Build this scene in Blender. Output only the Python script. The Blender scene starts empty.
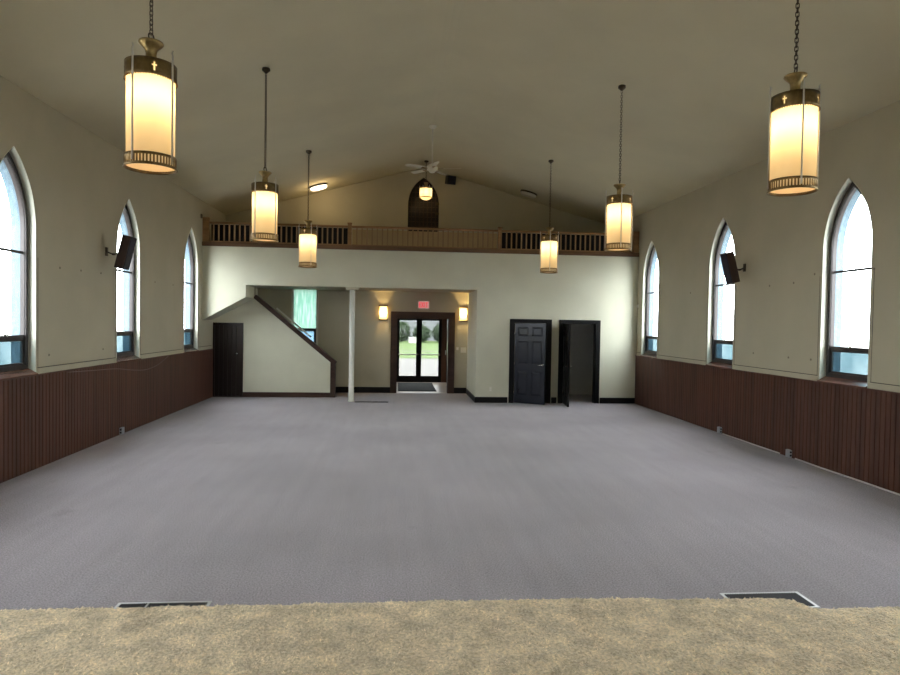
import bpy, bmesh, math, random
from mathutils import Vector, Matrix, noise
random.seed(7)
PI = math.pi
sc = bpy.context.scene
COL = sc.collection

# ------------------------------------------------------------------ materials
def nodes_of(name):
    m = bpy.data.materials.new(name); m.use_nodes = True
    nt = m.node_tree; nt.nodes.clear()
    out = nt.nodes.new('ShaderNodeOutputMaterial')
    return m, nt, out

def mat(name, col, rough=.6, var=0., vscale=3., bump=0., bscale=60., metallic=0., spec=.4, stretch=(1,1,1), bdist=.01, fine=0., fscale=90., sheen=0., coat=0.):
    m, nt, out = nodes_of(name)
    N = nt.nodes.new; L = nt.links.new
    p = N('ShaderNodeBsdfPrincipled')
    p.inputs['Base Color'].default_value = (*col, 1)
    p.inputs['Roughness'].default_value = rough
    p.inputs['Metallic'].default_value = metallic
    p.inputs['Specular IOR Level'].default_value = spec
    p.inputs['Sheen Weight'].default_value = sheen
    p.inputs['Coat Weight'].default_value = coat
    L(p.outputs[0], out.inputs[0])
    if var or bump or fine:
        g = N('ShaderNodeNewGeometry')
        mp = N('ShaderNodeMapping'); mp.inputs['Scale'].default_value = stretch
        L(g.outputs['Position'], mp.inputs[0])
    src = None
    if var:
        n = N('ShaderNodeTexNoise'); n.inputs['Scale'].default_value = vscale; n.inputs['Detail'].default_value = 5
        L(mp.outputs[0], n.inputs['Vector'])
        r = N('ShaderNodeValToRGB')
        r.color_ramp.elements[0].position = .3; r.color_ramp.elements[1].position = .7
        r.color_ramp.elements[0].color = (*[c*(1-var) for c in col], 1)
        r.color_ramp.elements[1].color = (*[min(1, c*(1+var)) for c in col], 1)
        L(n.outputs['Fac'], r.inputs[0]); src = r.outputs[0]
    if fine:
        n2 = N('ShaderNodeTexNoise'); n2.inputs['Scale'].default_value = fscale; n2.inputs['Detail'].default_value = 3
        L(mp.outputs[0], n2.inputs['Vector'])
        mr = N('ShaderNodeMapRange'); mr.inputs[1].default_value = .3; mr.inputs[2].default_value = .7
        mr.inputs[3].default_value = 1-fine; mr.inputs[4].default_value = 1+fine
        L(n2.outputs['Fac'], mr.inputs[0])
        mx = N('ShaderNodeMix'); mx.data_type = 'RGBA'; mx.blend_type = 'MULTIPLY'; mx.inputs[0].default_value = 1
        if src: L(src, mx.inputs[6])
        else: mx.inputs[6].default_value = (*col, 1)
        L(mr.outputs[0], mx.inputs[7]); src = mx.outputs[2]
    if src: L(src, p.inputs['Base Color'])
    if bump:
        b = N('ShaderNodeBump'); b.inputs['Strength'].default_value = bump; b.inputs['Distance'].default_value = bdist
        n3 = N('ShaderNodeTexNoise'); n3.inputs['Scale'].default_value = bscale; n3.inputs['Detail'].default_value = 4
        L(mp.outputs[0], n3.inputs['Vector']); L(n3.outputs['Fac'], b.inputs['Height']); L(b.outputs[0], p.inputs['Normal'])
    return m

def wood(name, col, rough=.4, var=.35, axis=2, spec=.4, scale=9.):
    st = [1, 1, 1]; st[axis] = .06
    return mat(name, col, rough, var, scale, bump=.06, bscale=40, spec=spec, stretch=st, bdist=.004, fine=.12, fscale=70)

def emit(name, col, s):
    m, nt, out = nodes_of(name)
    e = nt.nodes.new('ShaderNodeEmission'); e.inputs[0].default_value = (*col, 1); e.inputs[1].default_value = s
    nt.links.new(e.outputs[0], out.inputs[0]); return m

def shade_mat(name, col, em, es):
    m, nt, out = nodes_of(name); N = nt.nodes.new; L = nt.links.new
    t = N('ShaderNodeBsdfTranslucent'); t.inputs[0].default_value = (*col, 1)
    d = N('ShaderNodeBsdfDiffuse'); d.inputs[0].default_value = (*col, 1)
    mx = N('ShaderNodeMixShader'); mx.inputs[0].default_value = .35
    L(t.outputs[0], mx.inputs[1]); L(d.outputs[0], mx.inputs[2])
    e = N('ShaderNodeEmission'); e.inputs[0].default_value = (*em, 1); e.inputs[1].default_value = es
    ad = N('ShaderNodeAddShader'); L(mx.outputs[0], ad.inputs[0]); L(e.outputs[0], ad.inputs[1])
    L(ad.outputs[0], out.inputs[0]); return m

def glass_mat(name, tint, gloss=.06, cloud=0., tint2=None, cscale=3., stretch=(1,1,1)):
    m, nt, out = nodes_of(name); N = nt.nodes.new; L = nt.links.new
    t = N('ShaderNodeBsdfTransparent'); t.inputs[0].default_value = (*tint, 1)
    if tint2:
        g = N('ShaderNodeNewGeometry'); mp = N('ShaderNodeMapping'); mp.inputs['Scale'].default_value = stretch
        L(g.outputs['Position'], mp.inputs[0])
        n = N('ShaderNodeTexNoise'); n.inputs['Scale'].default_value = cscale; n.inputs['Detail'].default_value = 4
        L(mp.outputs[0], n.inputs['Vector'])
        r = N('ShaderNodeValToRGB'); r.color_ramp.elements[0].position = .38; r.color_ramp.elements[1].position = .62
        r.color_ramp.elements[0].color = (*tint, 1); r.color_ramp.elements[1].color = (*tint2, 1)
        L(n.outputs['Fac'], r.inputs[0]); L(r.outputs[0], t.inputs[0])
    gl = N('ShaderNodeBsdfGlossy'); gl.inputs['Roughness'].default_value = .03
    mx = N('ShaderNodeMixShader'); mx.inputs[0].default_value = gloss
    L(t.outputs[0], mx.inputs[1]); L(gl.outputs[0], mx.inputs[2]); L(mx.outputs[0], out.inputs[0])
    return m

def frosted(name, c1, c2, sc_, stretch):
    m, nt, out = nodes_of(name); N = nt.nodes.new; L = nt.links.new
    g = N('ShaderNodeNewGeometry'); mp = N('ShaderNodeMapping'); mp.inputs['Scale'].default_value = stretch; L(g.outputs['Position'], mp.inputs[0])
    n = N('ShaderNodeTexNoise'); n.inputs['Scale'].default_value = sc_; n.inputs['Detail'].default_value = 4; L(mp.outputs[0], n.inputs['Vector'])
    r = N('ShaderNodeValToRGB'); r.color_ramp.elements[0].position = .40; r.color_ramp.elements[1].position = .68
    r.color_ramp.elements[0].color = (*c1, 1); r.color_ramp.elements[1].color = (*c2, 1); L(n.outputs['Fac'], r.inputs[0])
    t = N('ShaderNodeBsdfTranslucent'); L(r.outputs[0], t.inputs[0]); gl = N('ShaderNodeBsdfGlossy'); gl.inputs['Roughness'].default_value = .1
    mx = N('ShaderNodeMixShader'); mx.inputs[0].default_value = .03; L(t.outputs[0], mx.inputs[1]); L(gl.outputs[0], mx.inputs[2]); L(mx.outputs[0], out.inputs[0])
    return m
M = {}
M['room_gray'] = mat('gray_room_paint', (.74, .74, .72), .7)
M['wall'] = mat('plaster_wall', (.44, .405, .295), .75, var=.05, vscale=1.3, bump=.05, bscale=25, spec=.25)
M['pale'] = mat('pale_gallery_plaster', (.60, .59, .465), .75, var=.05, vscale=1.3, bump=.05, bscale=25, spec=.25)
M['reveal'] = mat('painted_reveal', (.60, .60, .50), .55, var=.04, spec=.3)
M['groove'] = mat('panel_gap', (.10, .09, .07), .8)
M['ceiling'] = mat('plaster_ceiling', (.62, .57, .405), .8, var=.05, vscale=.8, bump=.04, bscale=14, spec=.2)
M['stone'] = mat('outer_stone', (.10, .145, .175), .8, var=.12, vscale=7, bump=.5, bscale=18, bdist=.03)
M['wainscot'] = wood('wainscot_boards', (.074, .029, .0175), .45, .35, 2, .3)
M['darkwood'] = wood('dark_stained_wood', (.018, .011, .009), .4, .25, 2)
M['black_paint'] = mat('black_door_paint', (.007, .0065, .007), .45, var=.15, vscale=4, spec=.2)
M['navy_paint'] = mat('blue_black_door_paint', (.010, .012, .020), .24, var=.15, vscale=4, spec=.42)
M['winframe'] = wood('window_frame_wood', (.026, .019, .017), .45, .3, 2)
M['sill'] = wood('sill_wood', (.15, .075, .055), .25, .3, 1, .6)
M['brown'] = wood('brown_trim', (.040, .019, .013), .4, .3, 0)
M['beam'] = wood('balcony_beam_wood', (.11, .058, .026), .45, .25, 0)
M['oak'] = wood('oak_rail', (.24, .135, .058), .45, .2, 0)
M['oak_v'] = wood('oak_baluster', (.30, .19, .095), .45, .15, 2)
M['tanpanel'] = mat('tan_board', (.42, .31, .15), .6, var=.06, vscale=2)
M['blackfelt'] = mat('black_cloth_board', (.008, .008, .010), .9)
M['brass'] = mat('aged_brass', (.36, .26, .115), .38, metallic=1., var=.2, vscale=30)
M['band'] = mat('dark_brass_band', (.20, .14, .065), .4, metallic=1., var=.2, vscale=30)
M['bronze'] = mat('dark_bronze_chain', (.085, .065, .042), .45, metallic=.8)
M['rod'] = mat('pale_metal_rod', (.68, .66, .60), .5, metallic=.4)
M['chrome'] = mat('chrome', (.75, .75, .73), .2, metallic=1.)
M['white_paint'] = mat('white_enamel', (.72, .71, .65), .4)
M['white_pole'] = mat('white_pole_paint', (.66, .67, .60), .4)
M['fan_white'] = mat('fan_white', (.66, .62, .50), .45)
M['black_plastic'] = mat('black_plastic', (.012, .012, .014), .5)
M['speaker_wood'] = wood('speaker_walnut', (.050, .028, .022), .5, .25, 2)
M['grille'] = mat('speaker_grille', (.016, .017, .028), .8, bump=.3, bscale=300)
M['plate'] = mat('ivory_plate', (.66, .63, .52), .4)
M['galv'] = mat('galvanised_box', (.50, .54, .58), .35, metallic=.7)
M['vent_metal'] = mat('vent_frame_metal', (.62, .62, .62), .35, metallic=.6)
M['vent_dark'] = mat('vent_louver', (.035, .035, .038), .5, metallic=.3)
M['mat_rubber'] = mat('ribbed_mat', (.018, .022, .021), .9, bump=.4, bscale=120)
M['tile'] = mat('vestibule_floor', (.42, .33, .25), .35, var=.12, vscale=4)
M['door_brown'] = wood('brown_inner_panel', (.10, .042, .026), .4, .25, 2)
M['lantern_shade'] = shade_mat('lantern_shade', (.80, .70, .50), (1., .60, .25), .07)
M['lantern_bottom'] = shade_mat('lantern_diffuser', (.85, .68, .48), (1., .60, .30), .07)
M['sconce_shade'] = shade_mat('sconce_shade', (.52, .44, .28), (1., .78, .45), .08)
M['lamp_on'] = emit('lit_diffuser', (1., .86, .62), 2.2)
M['lamp_off'] = mat('unlit_diffuser', (.62, .60, .52), .4)
M['exit_face'] = emit('exit_panel', (.95, .40, .36), .38)
M['exit_red'] = emit('exit_letters', (.90, .02, .05), .55)
M['pane'] = glass_mat('window_glass', (.94, .97, .98), .05)
M['pane_low'] = glass_mat('lower_sash_glass', (.21, .285, .315), .04, tint2=(.29, .36, .385), cscale=2.2)
M['pane_green'] = frosted('obscured_green_glass', (.026, .060, .046), (.060, .085, .075), 6, (3, 1, .35))
M['pane_blue'] = frosted('obscured_blue_glass', (.030, .058, .080), (.040, .066, .085), 4, (1, 1, 1))
M['door_glass'] = glass_mat('door_glass', (.36, .37, .37), .02)
M['gravel'] = mat('gravel', (.17, .162, .15), .9, var=.15, vscale=6, bump=.5, bscale=80, fine=.2, fscale=160)
M['lawn'] = mat('lawn', (.085, .135, .03), .9, var=.25, vscale=1.2, fine=.2, fscale=30)
M['leaf'] = mat('shrub_leaf', (.035, .062, .024), .7, var=.4, vscale=6)
M['siding'] = mat('pale_siding', (.25, .26, .27), .7)
M['outlet_dark'] = mat('outlet_slot', (.02, .02, .025), .5)
M['cord'] = mat('white_cable', (.60, .59, .56), .5)

def carpet_mat():
    m, nt, out = nodes_of('gray_mauve_carpet'); N = nt.nodes.new; L = nt.links.new
    p = N('ShaderNodeBsdfPrincipled'); p.inputs['Roughness'].default_value = .95; p.inputs['Specular IOR Level'].default_value = .1
    p.inputs['Sheen Weight'].default_value = .25; p.inputs['Sheen Roughness'].default_value = .4
    L(p.outputs[0], out.inputs[0])
    g = N('ShaderNodeNewGeometry')
    def nz(scale, detail, sx=1, sy=1):
        mp = N('ShaderNodeMapping'); mp.inputs['Scale'].default_value = (sx, sy, 1); L(g.outputs['Position'], mp.inputs[0])
        n = N('ShaderNodeTexNoise'); n.inputs['Scale'].default_value = scale; n.inputs['Detail'].default_value = detail
        L(mp.outputs[0], n.inputs['Vector']); return n
    def rng(n, a, b, lo, hi):
        r = N('ShaderNodeMapRange'); r.inputs[1].default_value = a; r.inputs[2].default_value = b; r.inputs[3].default_value = lo; r.inputs[4].default_value = hi
        L(n.outputs['Fac'], r.inputs[0]); return r
    def mul(a, b):
        x = N('ShaderNodeMath'); x.operation = 'MULTIPLY'; L(a.outputs[0], x.inputs[0]); L(b.outputs[0], x.inputs[1]); return x
    v = rng(nz(75, 3), .3, .7, .62, 1.38)                   # loop speckle
    v = mul(v, rng(nz(160, 2), .3, .7, .8, 1.2))
    v = mul(v, rng(nz(.38, 4), .32, .68, .84, 1.16))          # broad wear
    v = mul(v, rng(nz(2.2, 3, 3.2, .25), .3, .7, .95, 1.05))  # vacuum tracks
    v = mul(v, rng(nz(1.25, 6), .66, .75, 1., .80))          # stains
    c = N('ShaderNodeMix'); c.data_type = 'RGBA'; c.blend_type = 'MULTIPLY'; c.inputs[0].default_value = 1
    c.inputs[6].default_value = (.262, .234, .254, 1); L(v.outputs[0], c.inputs[7])
    L(c.outputs[2], p.inputs['Base Color'])
    b = N('ShaderNodeBump'); b.inputs['Strength'].default_value = .3; b.inputs['Distance'].default_value = .004
    n3 = nz(110, 3); L(n3.outputs['Fac'], b.inputs['Height']); L(b.outputs[0], p.inputs['Normal'])
    return m
M['carpet'] = carpet_mat()
M['yarn'] = mat('tan_yarn', (.80, .67, .48), .9, var=.22, vscale=7, fine=.48, fscale=36, spec=.1)
M['shag'] = mat('tan_shag', (.66, .545, .37), .95, var=.25, vscale=7, bump=.9, bscale=95, bdist=.012, fine=.32, fscale=60, spec=.1, sheen=.2)

# ------------------------------------------------------------------ mesh builder
class MB:
    def __init__(s): s.v = []; s.f = []; s.sm = []
    def add(s, vs, fs, smooth=False):
        k = len(s.v); s.v += [tuple(v) for v in vs]
        for f in fs: s.f.append([i+k for i in f]); s.sm.append(smooth)
        return s
    def box(s, x0, x1, y0, y1, z0, z1, mx=None):
        vs = [Vector(p) for p in [(x0,y0,z0),(x1,y0,z0),(x1,y1,z0),(x0,y1,z0),(x0,y0,z1),(x1,y0,z1),(x1,y1,z1),(x0,y1,z1)]]
        if mx: vs = [mx @ v for v in vs]
        return s.add(vs, [(3,2,1,0),(4,5,6,7),(0,1,5,4),(1,2,6,5),(2,3,7,6),(3,0,4,7)])
    def rbox(s, x0, x1, y0, y1, z0, z1, r=.005, seg=2, mx=None):
        bm = bmesh.new(); bmesh.ops.create_cube(bm, size=1)
        for v in bm.verts: v.co = Vector(((x0+x1)/2+v.co.x*(x1-x0), (y0+y1)/2+v.co.y*(y1-y0), (z0+z1)/2+v.co.z*(z1-z0)))
        r = min(r, .45*min(x1-x0, y1-y0, z1-z0))
        bmesh.ops.bevel(bm, geom=bm.edges[:], offset=r, segments=seg, affect='EDGES', profile=.5)
        bm.verts.index_update()
        vs = [v.co.copy() for v in bm.verts]
        if mx: vs = [mx @ v for v in vs]
        s.add(vs, [[v.index for v in f.verts] for f in bm.faces]); bm.free(); return s
    def cyl(s, c, r, z0, z1, n=24, r1=None, cap=True, axis=2, mx=None):
        r1 = r if r1 is None else r1
        a = []; b = []
        for i in range(n):
            t = 2*PI*i/n
            p = [r*math.cos(t), r*math.sin(t)]; q = [r1*math.cos(t), r1*math.sin(t)]
            if axis == 2: a.append(Vector((c[0]+p[0], c[1]+p[1], z0))); b.append(Vector((c[0]+q[0], c[1]+q[1], z1)))
            elif axis == 1: a.append(Vector((c[0]+p[0], z0, c[1]+p[1]))); b.append(Vector((c[0]+q[0], z1, c[1]+q[1])))
            else: a.append(Vector((z0, c[0]+p[0], c[1]+p[1]))); b.append(Vector((z1, c[0]+q[0], c[1]+q[1])))
        if mx: a = [mx @ v for v in a]; b = [mx @ v for v in b]
        fs = [(i, (i+1) % n, n+(i+1) % n, n+i) for i in range(n)]
        if axis == 1: fs = [f[::-1] for f in fs]
        s.add(a+b, fs, True)
        if cap: s.add(a+b, [tuple(range(n))[::-1], tuple(range(n, 2*n))] if axis != 1 else [tuple(range(n)), tuple(range(n, 2*n))[::-1]])
        return s
    def lathe(s, prof, n=32, c=(0,0,0), mx=None):
        vs = []
        for r, z in prof:
            for i in range(n):
                t = 2*PI*i/n; v = Vector((c[0]+r*math.cos(t), c[1]+r*math.sin(t), c[2]+z)); vs.append(mx @ v if mx else v)
        fs = []
        for k in range(len(prof)-1):
            for i in range(n):
                j = (i+1) % n; fs.append((k*n+i, k*n+j, (k+1)*n+j, (k+1)*n+i))
        return s.add(vs, fs, True)
    def tube(s, pts, r, n=8, closed=False):
        pts = [Vector(p) for p in pts]; m = len(pts); rings = []
        for k in range(m):
            a = pts[k-1] if (k > 0 or closed) else pts[k]; b = pts[(k+1) % m] if (k < m-1 or closed) else pts[k]
            d = (b-a).normalized(); u = d.orthogonal() if k == 0 else (rings[-1][1]-d*rings[-1][1].dot(d))
            u = u.normalized(); w = d.cross(u); rr = r[k] if isinstance(r, (list, tuple)) else r
            rings.append(([pts[k]+(u*math.cos(2*PI*i/n)+w*math.sin(2*PI*i/n))*rr for i in range(n)], u))
        vs = [v for q, _ in rings for v in q]; fs = []
        for k in range(m if closed else m-1):
            k2 = (k+1) % m
            for i in range(n):
                j = (i+1) % n; fs.append((k*n+i, k*n+j, k2*n+j, k2*n+i))
        s.add(vs, fs, True)
        if not closed: s.add(rings[0][0], [tuple(range(n))[::-1]]); s.add(rings[-1][0], [tuple(range(n))])
        return s
    def plate(s, outer, holes, w0, w1, mapf):
        """outline in (u,v) with holes, between offsets w0 and w1"""
        bm = bmesh.new(); loops = []
        for lp in [outer]+list(holes):
            vs = [bm.verts.new((p[0], p[1], 0)) for p in lp]
            for i in range(len(vs)): bm.edges.new((vs[i], vs[(i+1) % len(vs)]))
            loops.append(lp)
        bmesh.ops.triangle_fill(bm, use_beauty=True, edges=bm.edges[:], use_dissolve=False)
        bm.verts.index_update()
        pv = [(v.co.x, v.co.y) for v in bm.verts]; tf = [[v.index for v in f.verts] for f in bm.faces]; bm.free()
        s.add([mapf(u, v, w0) for u, v in pv], tf); s.add([mapf(u, v, w1) for u, v in pv], [t[::-1] for t in tf])
        for lp in loops:
            n = len(lp); s.add([mapf(u, v, w0) for u, v in lp]+[mapf(u, v, w1) for u, v in lp], [(i, (i+1) % n, n+(i+1) % n, n+i) for i in range(n)])
        return s
    def build(s, name, m, parent=None, loc=None, fix=True):
        me = bpy.data.meshes.new(name); me.from_pydata(s.v, [], s.f); me.update()
        me.polygons.foreach_set('use_smooth', s.sm)
        if fix:
            bm = bmesh.new(); bm.from_mesh(me); bmesh.ops.remove_doubles(bm, verts=bm.verts[:], dist=1e-5)
            bmesh.ops.recalc_face_normals(bm, faces=bm.faces[:]); bm.to_mesh(me); bm.free()
        me.materials.append(m)
        o = bpy.data.objects.new(name, me); COL.objects.link(o)
        if parent: o.parent = parent
        if loc is not None: o.location = loc
        return o

PX = lambda u, v, w: (w, u, v)      # plate standing across X: u=y, v=z
PY = lambda u, v, w: (u, w, v)      # plate standing across Y: u=x, v=z
PZ = lambda u, v, w: (u, v, w)

def struct(o, label=None):
    o['kind'] = 'structure'
    if label: o['label'] = label
    return o
def tag(o, label, cat, group=None, kind=None):
    o['label'] = label; o['category'] = cat
    if group: o['group'] = group
    if kind: o['kind'] = kind
    return o
def thing(name, label, cat, loc=(0,0,0), rot=(0,0,0), group=None):
    o = bpy.data.objects.new(name, None); COL.objects.link(o); o.location = loc; o.rotation_euler = rot
    o.empty_display_size = .1
    return tag(o, label, cat, group)
def dup(root, loc, label, rotz=None, group=None):
    r = root.copy(); COL.objects.link(r); r.location = loc
    if rotz is not None: r.rotation_euler = (0, 0, rotz)
    r['label'] = label
    if group: r['group'] = group
    for ch in list(root.children):
        c = ch.copy(); COL.objects.link(c); c.parent = r
        for g in ch.children:
            d = g.copy(); COL.objects.link(d); d.parent = c
    return r
def light(name, kind, loc, energy, col, size=.05, rot=(0,0,0), **kw):
    l = bpy.data.lights.new(name, kind); l.energy = energy; l.color = col
    if kind == 'POINT': l.shadow_soft_size = size
    for k, v in kw.items(): setattr(l, k, v)
    o = bpy.data.objects.new(name, l); COL.objects.link(o); o.location = loc; o.rotation_euler = rot
    return o

# ------------------------------------------------------------------ dimensions (metres; camera over x=0, y=0)
XL, XR, YF, YE, YB = -4.814, 6.263, 16.03, 18.1, -3.0
RX, RZ, SL = .72, 6.46, .278
def ceil_z(x): return RZ - SL*(math.sqrt((x-RX)**2+.02)-.14*.6)
WT = 1.27                                   # top of the wainscot
WY = [-1.84, 1.56, 4.96, 8.36, 11.76, 15.2]              # window centres along both side walls; unseen ones by the camera added for light

def arch(yc, hw, z0, spring, rise, n=14):
    """pointed arch outline, counter-clockwise from the lower left"""
    W = 2*hw; R = (hw*hw+rise*rise)/(2*hw)
    pts = [(yc-hw, z0), (yc+hw, z0)]
    a1 = math.asin(min(1, rise/R))
    for i in range(n+1):
        a = a1*i/n; pts.append((yc+hw-R+R*math.cos(a), spring+R*math.sin(a)))
    for i in range(n-1, -1, -1):
        a = a1*i/n; pts.append((yc-hw+R-R*math.cos(a), spring+R*math.sin(a)))
    return pts

# ------------------------------------------------------------------ setting: floor, walls, ceiling
b = MB(); b.box(XL-.4, XR+.4, YB-.3, 18.12, -.15, 0); struct(b.build('floor', M['carpet']), 'gray mauve carpeted hall floor')
b = MB(); b.box(-.25, 1.95, 18.12, 21.6, -.15, -.004); struct(b.build('floor_vestibule', M['tile']), 'tan floor of the entrance vestibule')

HW, SP, RI = .485, 3.22, .95
for side, X, sg in (('left', XL, -1), ('right', XR, 1)):
    outer = [(YB-.3, 0), (18.3, 0), (18.3, 5.02), (YB-.3, 5.02)]
    b = MB(); b.plate(outer, [arch(y, HW, WT, SP, RI) for y in WY], X, X+sg*.14, PX)
    struct(b.build('wall_'+side, M['wall']), 'cream plaster side wall with pointed arch windows')
    b = MB(); b.plate(outer, [arch(y, HW-.075, WT+.06, SP-.02, RI-.10) for y in WY], X+sg*.141, X+sg*.27, PX)
    struct(b.build('wall_outer_'+side, M['stone']), 'bluish stone outer face of the wall')
    # reveals lined in a lighter colour than the wall
    for i, y in enumerate(WY):
        a = arch(y, HW, WT, SP, RI); a2 = arch(y, HW-.006, WT+.001, SP, RI-.008)
        b = MB(); b.plate(a, [a2], X-sg*.004, X+sg*.10, PX)
        w = struct(b.build('window_%d' % (i+1 if side == 'left' else i+7), M['reveal']), 'tall pointed arch window')
        fr = MB(); fr.plate(arch(y, HW-.004, WT+.07, SP, RI-.006), [arch(y, HW-.085, WT+.14, SP-.02, RI-.11)], X+sg*.095, X+sg*.15, PX)
        fr.plate(arch(y, HW-.03, WT+.075, SP, RI-.03), [arch(y, HW-.078, WT+.13, SP-.02, RI-.10)], X+sg*.08, X+sg*.10, PX)
        fo = fr.build('window_frame', M['winframe'], w)
        hw = HW-.082
        r = MB(); r.rbox(min(X+sg*.10, X+sg*.15), max(X+sg*.10, X+sg*.15), y-hw, y+hw, 1.735, 1.795, .006)
        ro = r.build('meeting_rail', M['winframe'], w)
        l = MB(); l.rbox(min(X+sg*.085, X+sg*.10), max(X+sg*.085, X+sg*.10), y-.05, y+.05, 1.79, 1.812, .004)
        l.rbox(min(X+sg*.07, X+sg*.10), max(X+sg*.07, X+sg*.10), y-.012, y+.012, 1.775, 1.80, .004)
        l.build('sash_latch', M['chrome'], ro)
        r = MB(); r.rbox(min(X+sg*.11, X+sg*.14), max(X+sg*.11, X+sg*.14), y-hw, y+hw, 2.862, 2.896, .004); r.build('crossbar', M['winframe'], w)
        r = MB(); r.plate([(y-hw, WT+.10), (y+hw, WT+.10), (y+hw, 1.75), (y-hw, 1.75)], [[(y-hw+.03, WT+.16), (y+hw-.03, WT+.16), (y+hw-.03, 1.715), (y-hw+.03, 1.715)]], X+sg*.105, X+sg*.135, PX)
        r.build('lower_sash', M['winframe'], w)
        g = MB(); a3 = arch(y, hw, 1.76, SP-.02, RI-.105); g.plate(a3, [], X+sg*.125, X+sg*.129, PX); g.build('pane', M['pane'], w)
        g = MB(); g.box(min(X+sg*.12, X+sg*.124), max(X+sg*.12, X+sg*.124), y-hw+.01, y+hw-.01, WT+.13, 1.75); g.build('lower_pane', M['pane_low'], w)
        s_ = MB(); s_.plate([(X-sg*.035, WT-.004), (X+sg*.10, WT-.004), (X+sg*.10, WT+.085), (X-sg*.035, WT+.010)], [], y-HW+.004, y+HW-.004, lambda u, v, q: (u, q, v))
        s_.build('window_sill', M['sill'], w)
    # wainscot of narrow vertical boards
    b = MB(); pitch = .085; y = YB; prof = []
    while y < (YF if side == 'right' else 16.9):
        prof += [(y, .020), (y+pitch-.016, .020), (y+pitch-.011, .009), (y+pitch-.005, .009)]; y += pitch
    prof.append((y, .020)); n = len(prof)
    vs = [(X-sg*d, yy, 0.0) for yy, d in prof]+[(X-sg*d, yy, WT-.02) for yy, d in prof]
    b.add(vs, [(i, i+1, n+i+1, n+i) for i in range(n-1)])
    b.box(min(X, X-sg*.028), max(X, X-sg*.028), YB, prof[-1][0], WT-.022, WT-.002)
    struct(b.build('trim_wainscot_'+side, M['wainscot'], fix=False), 'reddish brown grooved wainscot boards')
    # painted ledger board and panel joints between the windows
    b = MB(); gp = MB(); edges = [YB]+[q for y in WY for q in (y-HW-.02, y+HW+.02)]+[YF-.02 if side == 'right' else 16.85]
    for k in range(0, len(edges), 2):
        y0, y1 = edges[k], edges[k+1]
        if y1-y0 < .06: continue
        b.rbox(min(X, X-sg*.018), max(X, X-sg*.018), y0, y1, WT, WT+.075, .004)
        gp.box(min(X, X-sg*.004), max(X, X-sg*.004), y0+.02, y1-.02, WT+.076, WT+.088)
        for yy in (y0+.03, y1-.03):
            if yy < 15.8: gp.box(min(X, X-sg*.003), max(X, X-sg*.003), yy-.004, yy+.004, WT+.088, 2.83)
    struct(b.build('trim_ledge_'+side, M['wall']), 'cream painted ledger board above the wainscot')
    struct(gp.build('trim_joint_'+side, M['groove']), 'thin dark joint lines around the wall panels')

# ceiling
xs = [XL-.4]+[RX+d for d in (-3, -1.2, -.6, -.35, -.2, -.1, 0, .1, .2, .35, .6, 1.2, 3)]+[XR+.4]
b = MB(); n = len(xs)
vs = [(x, yy, ceil_z(x)+dz) for dz in (0, .2) for yy in (YB-.3, 18.5) for x in xs]
fs = []
for i in range(n-1):
    fs += [(i, i+1, n+i+1, n+i), (2*n+i, 3*n+i, 3*n+i+1, 2*n+i+1), (i, 2*n+i, 2*n+i+1, i+1), (n+i, n+i+1, 3*n+i+1, 3*n+i)]
fs += [(0, n, 3*n, 2*n), (n-1, 3*n-1, 4*n-1, 2*n-1)]
b.add(vs, fs); struct(b.build('ceiling', M['ceiling']), 'cream sloped plaster ceiling meeting in a soft ridge')

# wall behind the camera
b = MB(); b.box(XL-.4, XR+.4, YB-.3, YB, 0, 6.8)
struct(b.build('wall_altar', M['wall']), 'cream end wall')

# gallery front wall with two door openings
SOF = 2.9; SYW = 16.95
out = [(2.03, 0), (3.0, 0), (3.0, 2.085), (3.88, 2.085), (3.88, 0), (4.29, 0), (4.29, 2.085), (5.17, 2.085), (5.17, 0), (XR, 0), (XR, 3.84), (XL, 3.84), (XL, 2.01), (-3.76, 2.6), (-3.76, SOF), (2.03, SOF)]
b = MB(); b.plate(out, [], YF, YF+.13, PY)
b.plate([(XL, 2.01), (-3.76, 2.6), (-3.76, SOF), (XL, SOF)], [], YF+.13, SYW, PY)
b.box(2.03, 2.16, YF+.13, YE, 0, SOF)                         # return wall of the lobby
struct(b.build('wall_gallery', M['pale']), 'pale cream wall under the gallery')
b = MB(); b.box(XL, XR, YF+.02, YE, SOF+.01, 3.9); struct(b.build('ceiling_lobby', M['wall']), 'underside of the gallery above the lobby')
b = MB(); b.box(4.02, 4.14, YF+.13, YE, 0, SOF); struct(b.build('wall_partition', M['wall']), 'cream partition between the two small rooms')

# end wall with lobby window, entrance and loft arch
AX0, AX1 = .26, 1.15
o = [(XL, 0), (-.02, 0), (-.02, 2.17), (1.49, 2.17), (1.49, 0), (XR, 0), (XR, 5.0), (RX+.3, ceil_z(RX+.3)+.05), (RX, RZ+.05), (RX-.3, ceil_z(RX-.3)+.05), (XL, 5.0)]
b = MB(); b.plate(o, [[(-2.96, 1.30), (-2.25, 1.30), (-2.25, 2.98), (-2.96, 2.98)], arch((AX0+AX1)/2, (AX1-AX0)/2, 3.95, 5.42, .77)], YE, YE+.22, PY)
b.box(0, 1.4, YE+.23, YE+.3, 3.8, 6.4)                        # closes the opening behind the arched door
struct(b.build('wall_entrance', M['wall']), 'cream end wall around the entrance and above the gallery')

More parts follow.
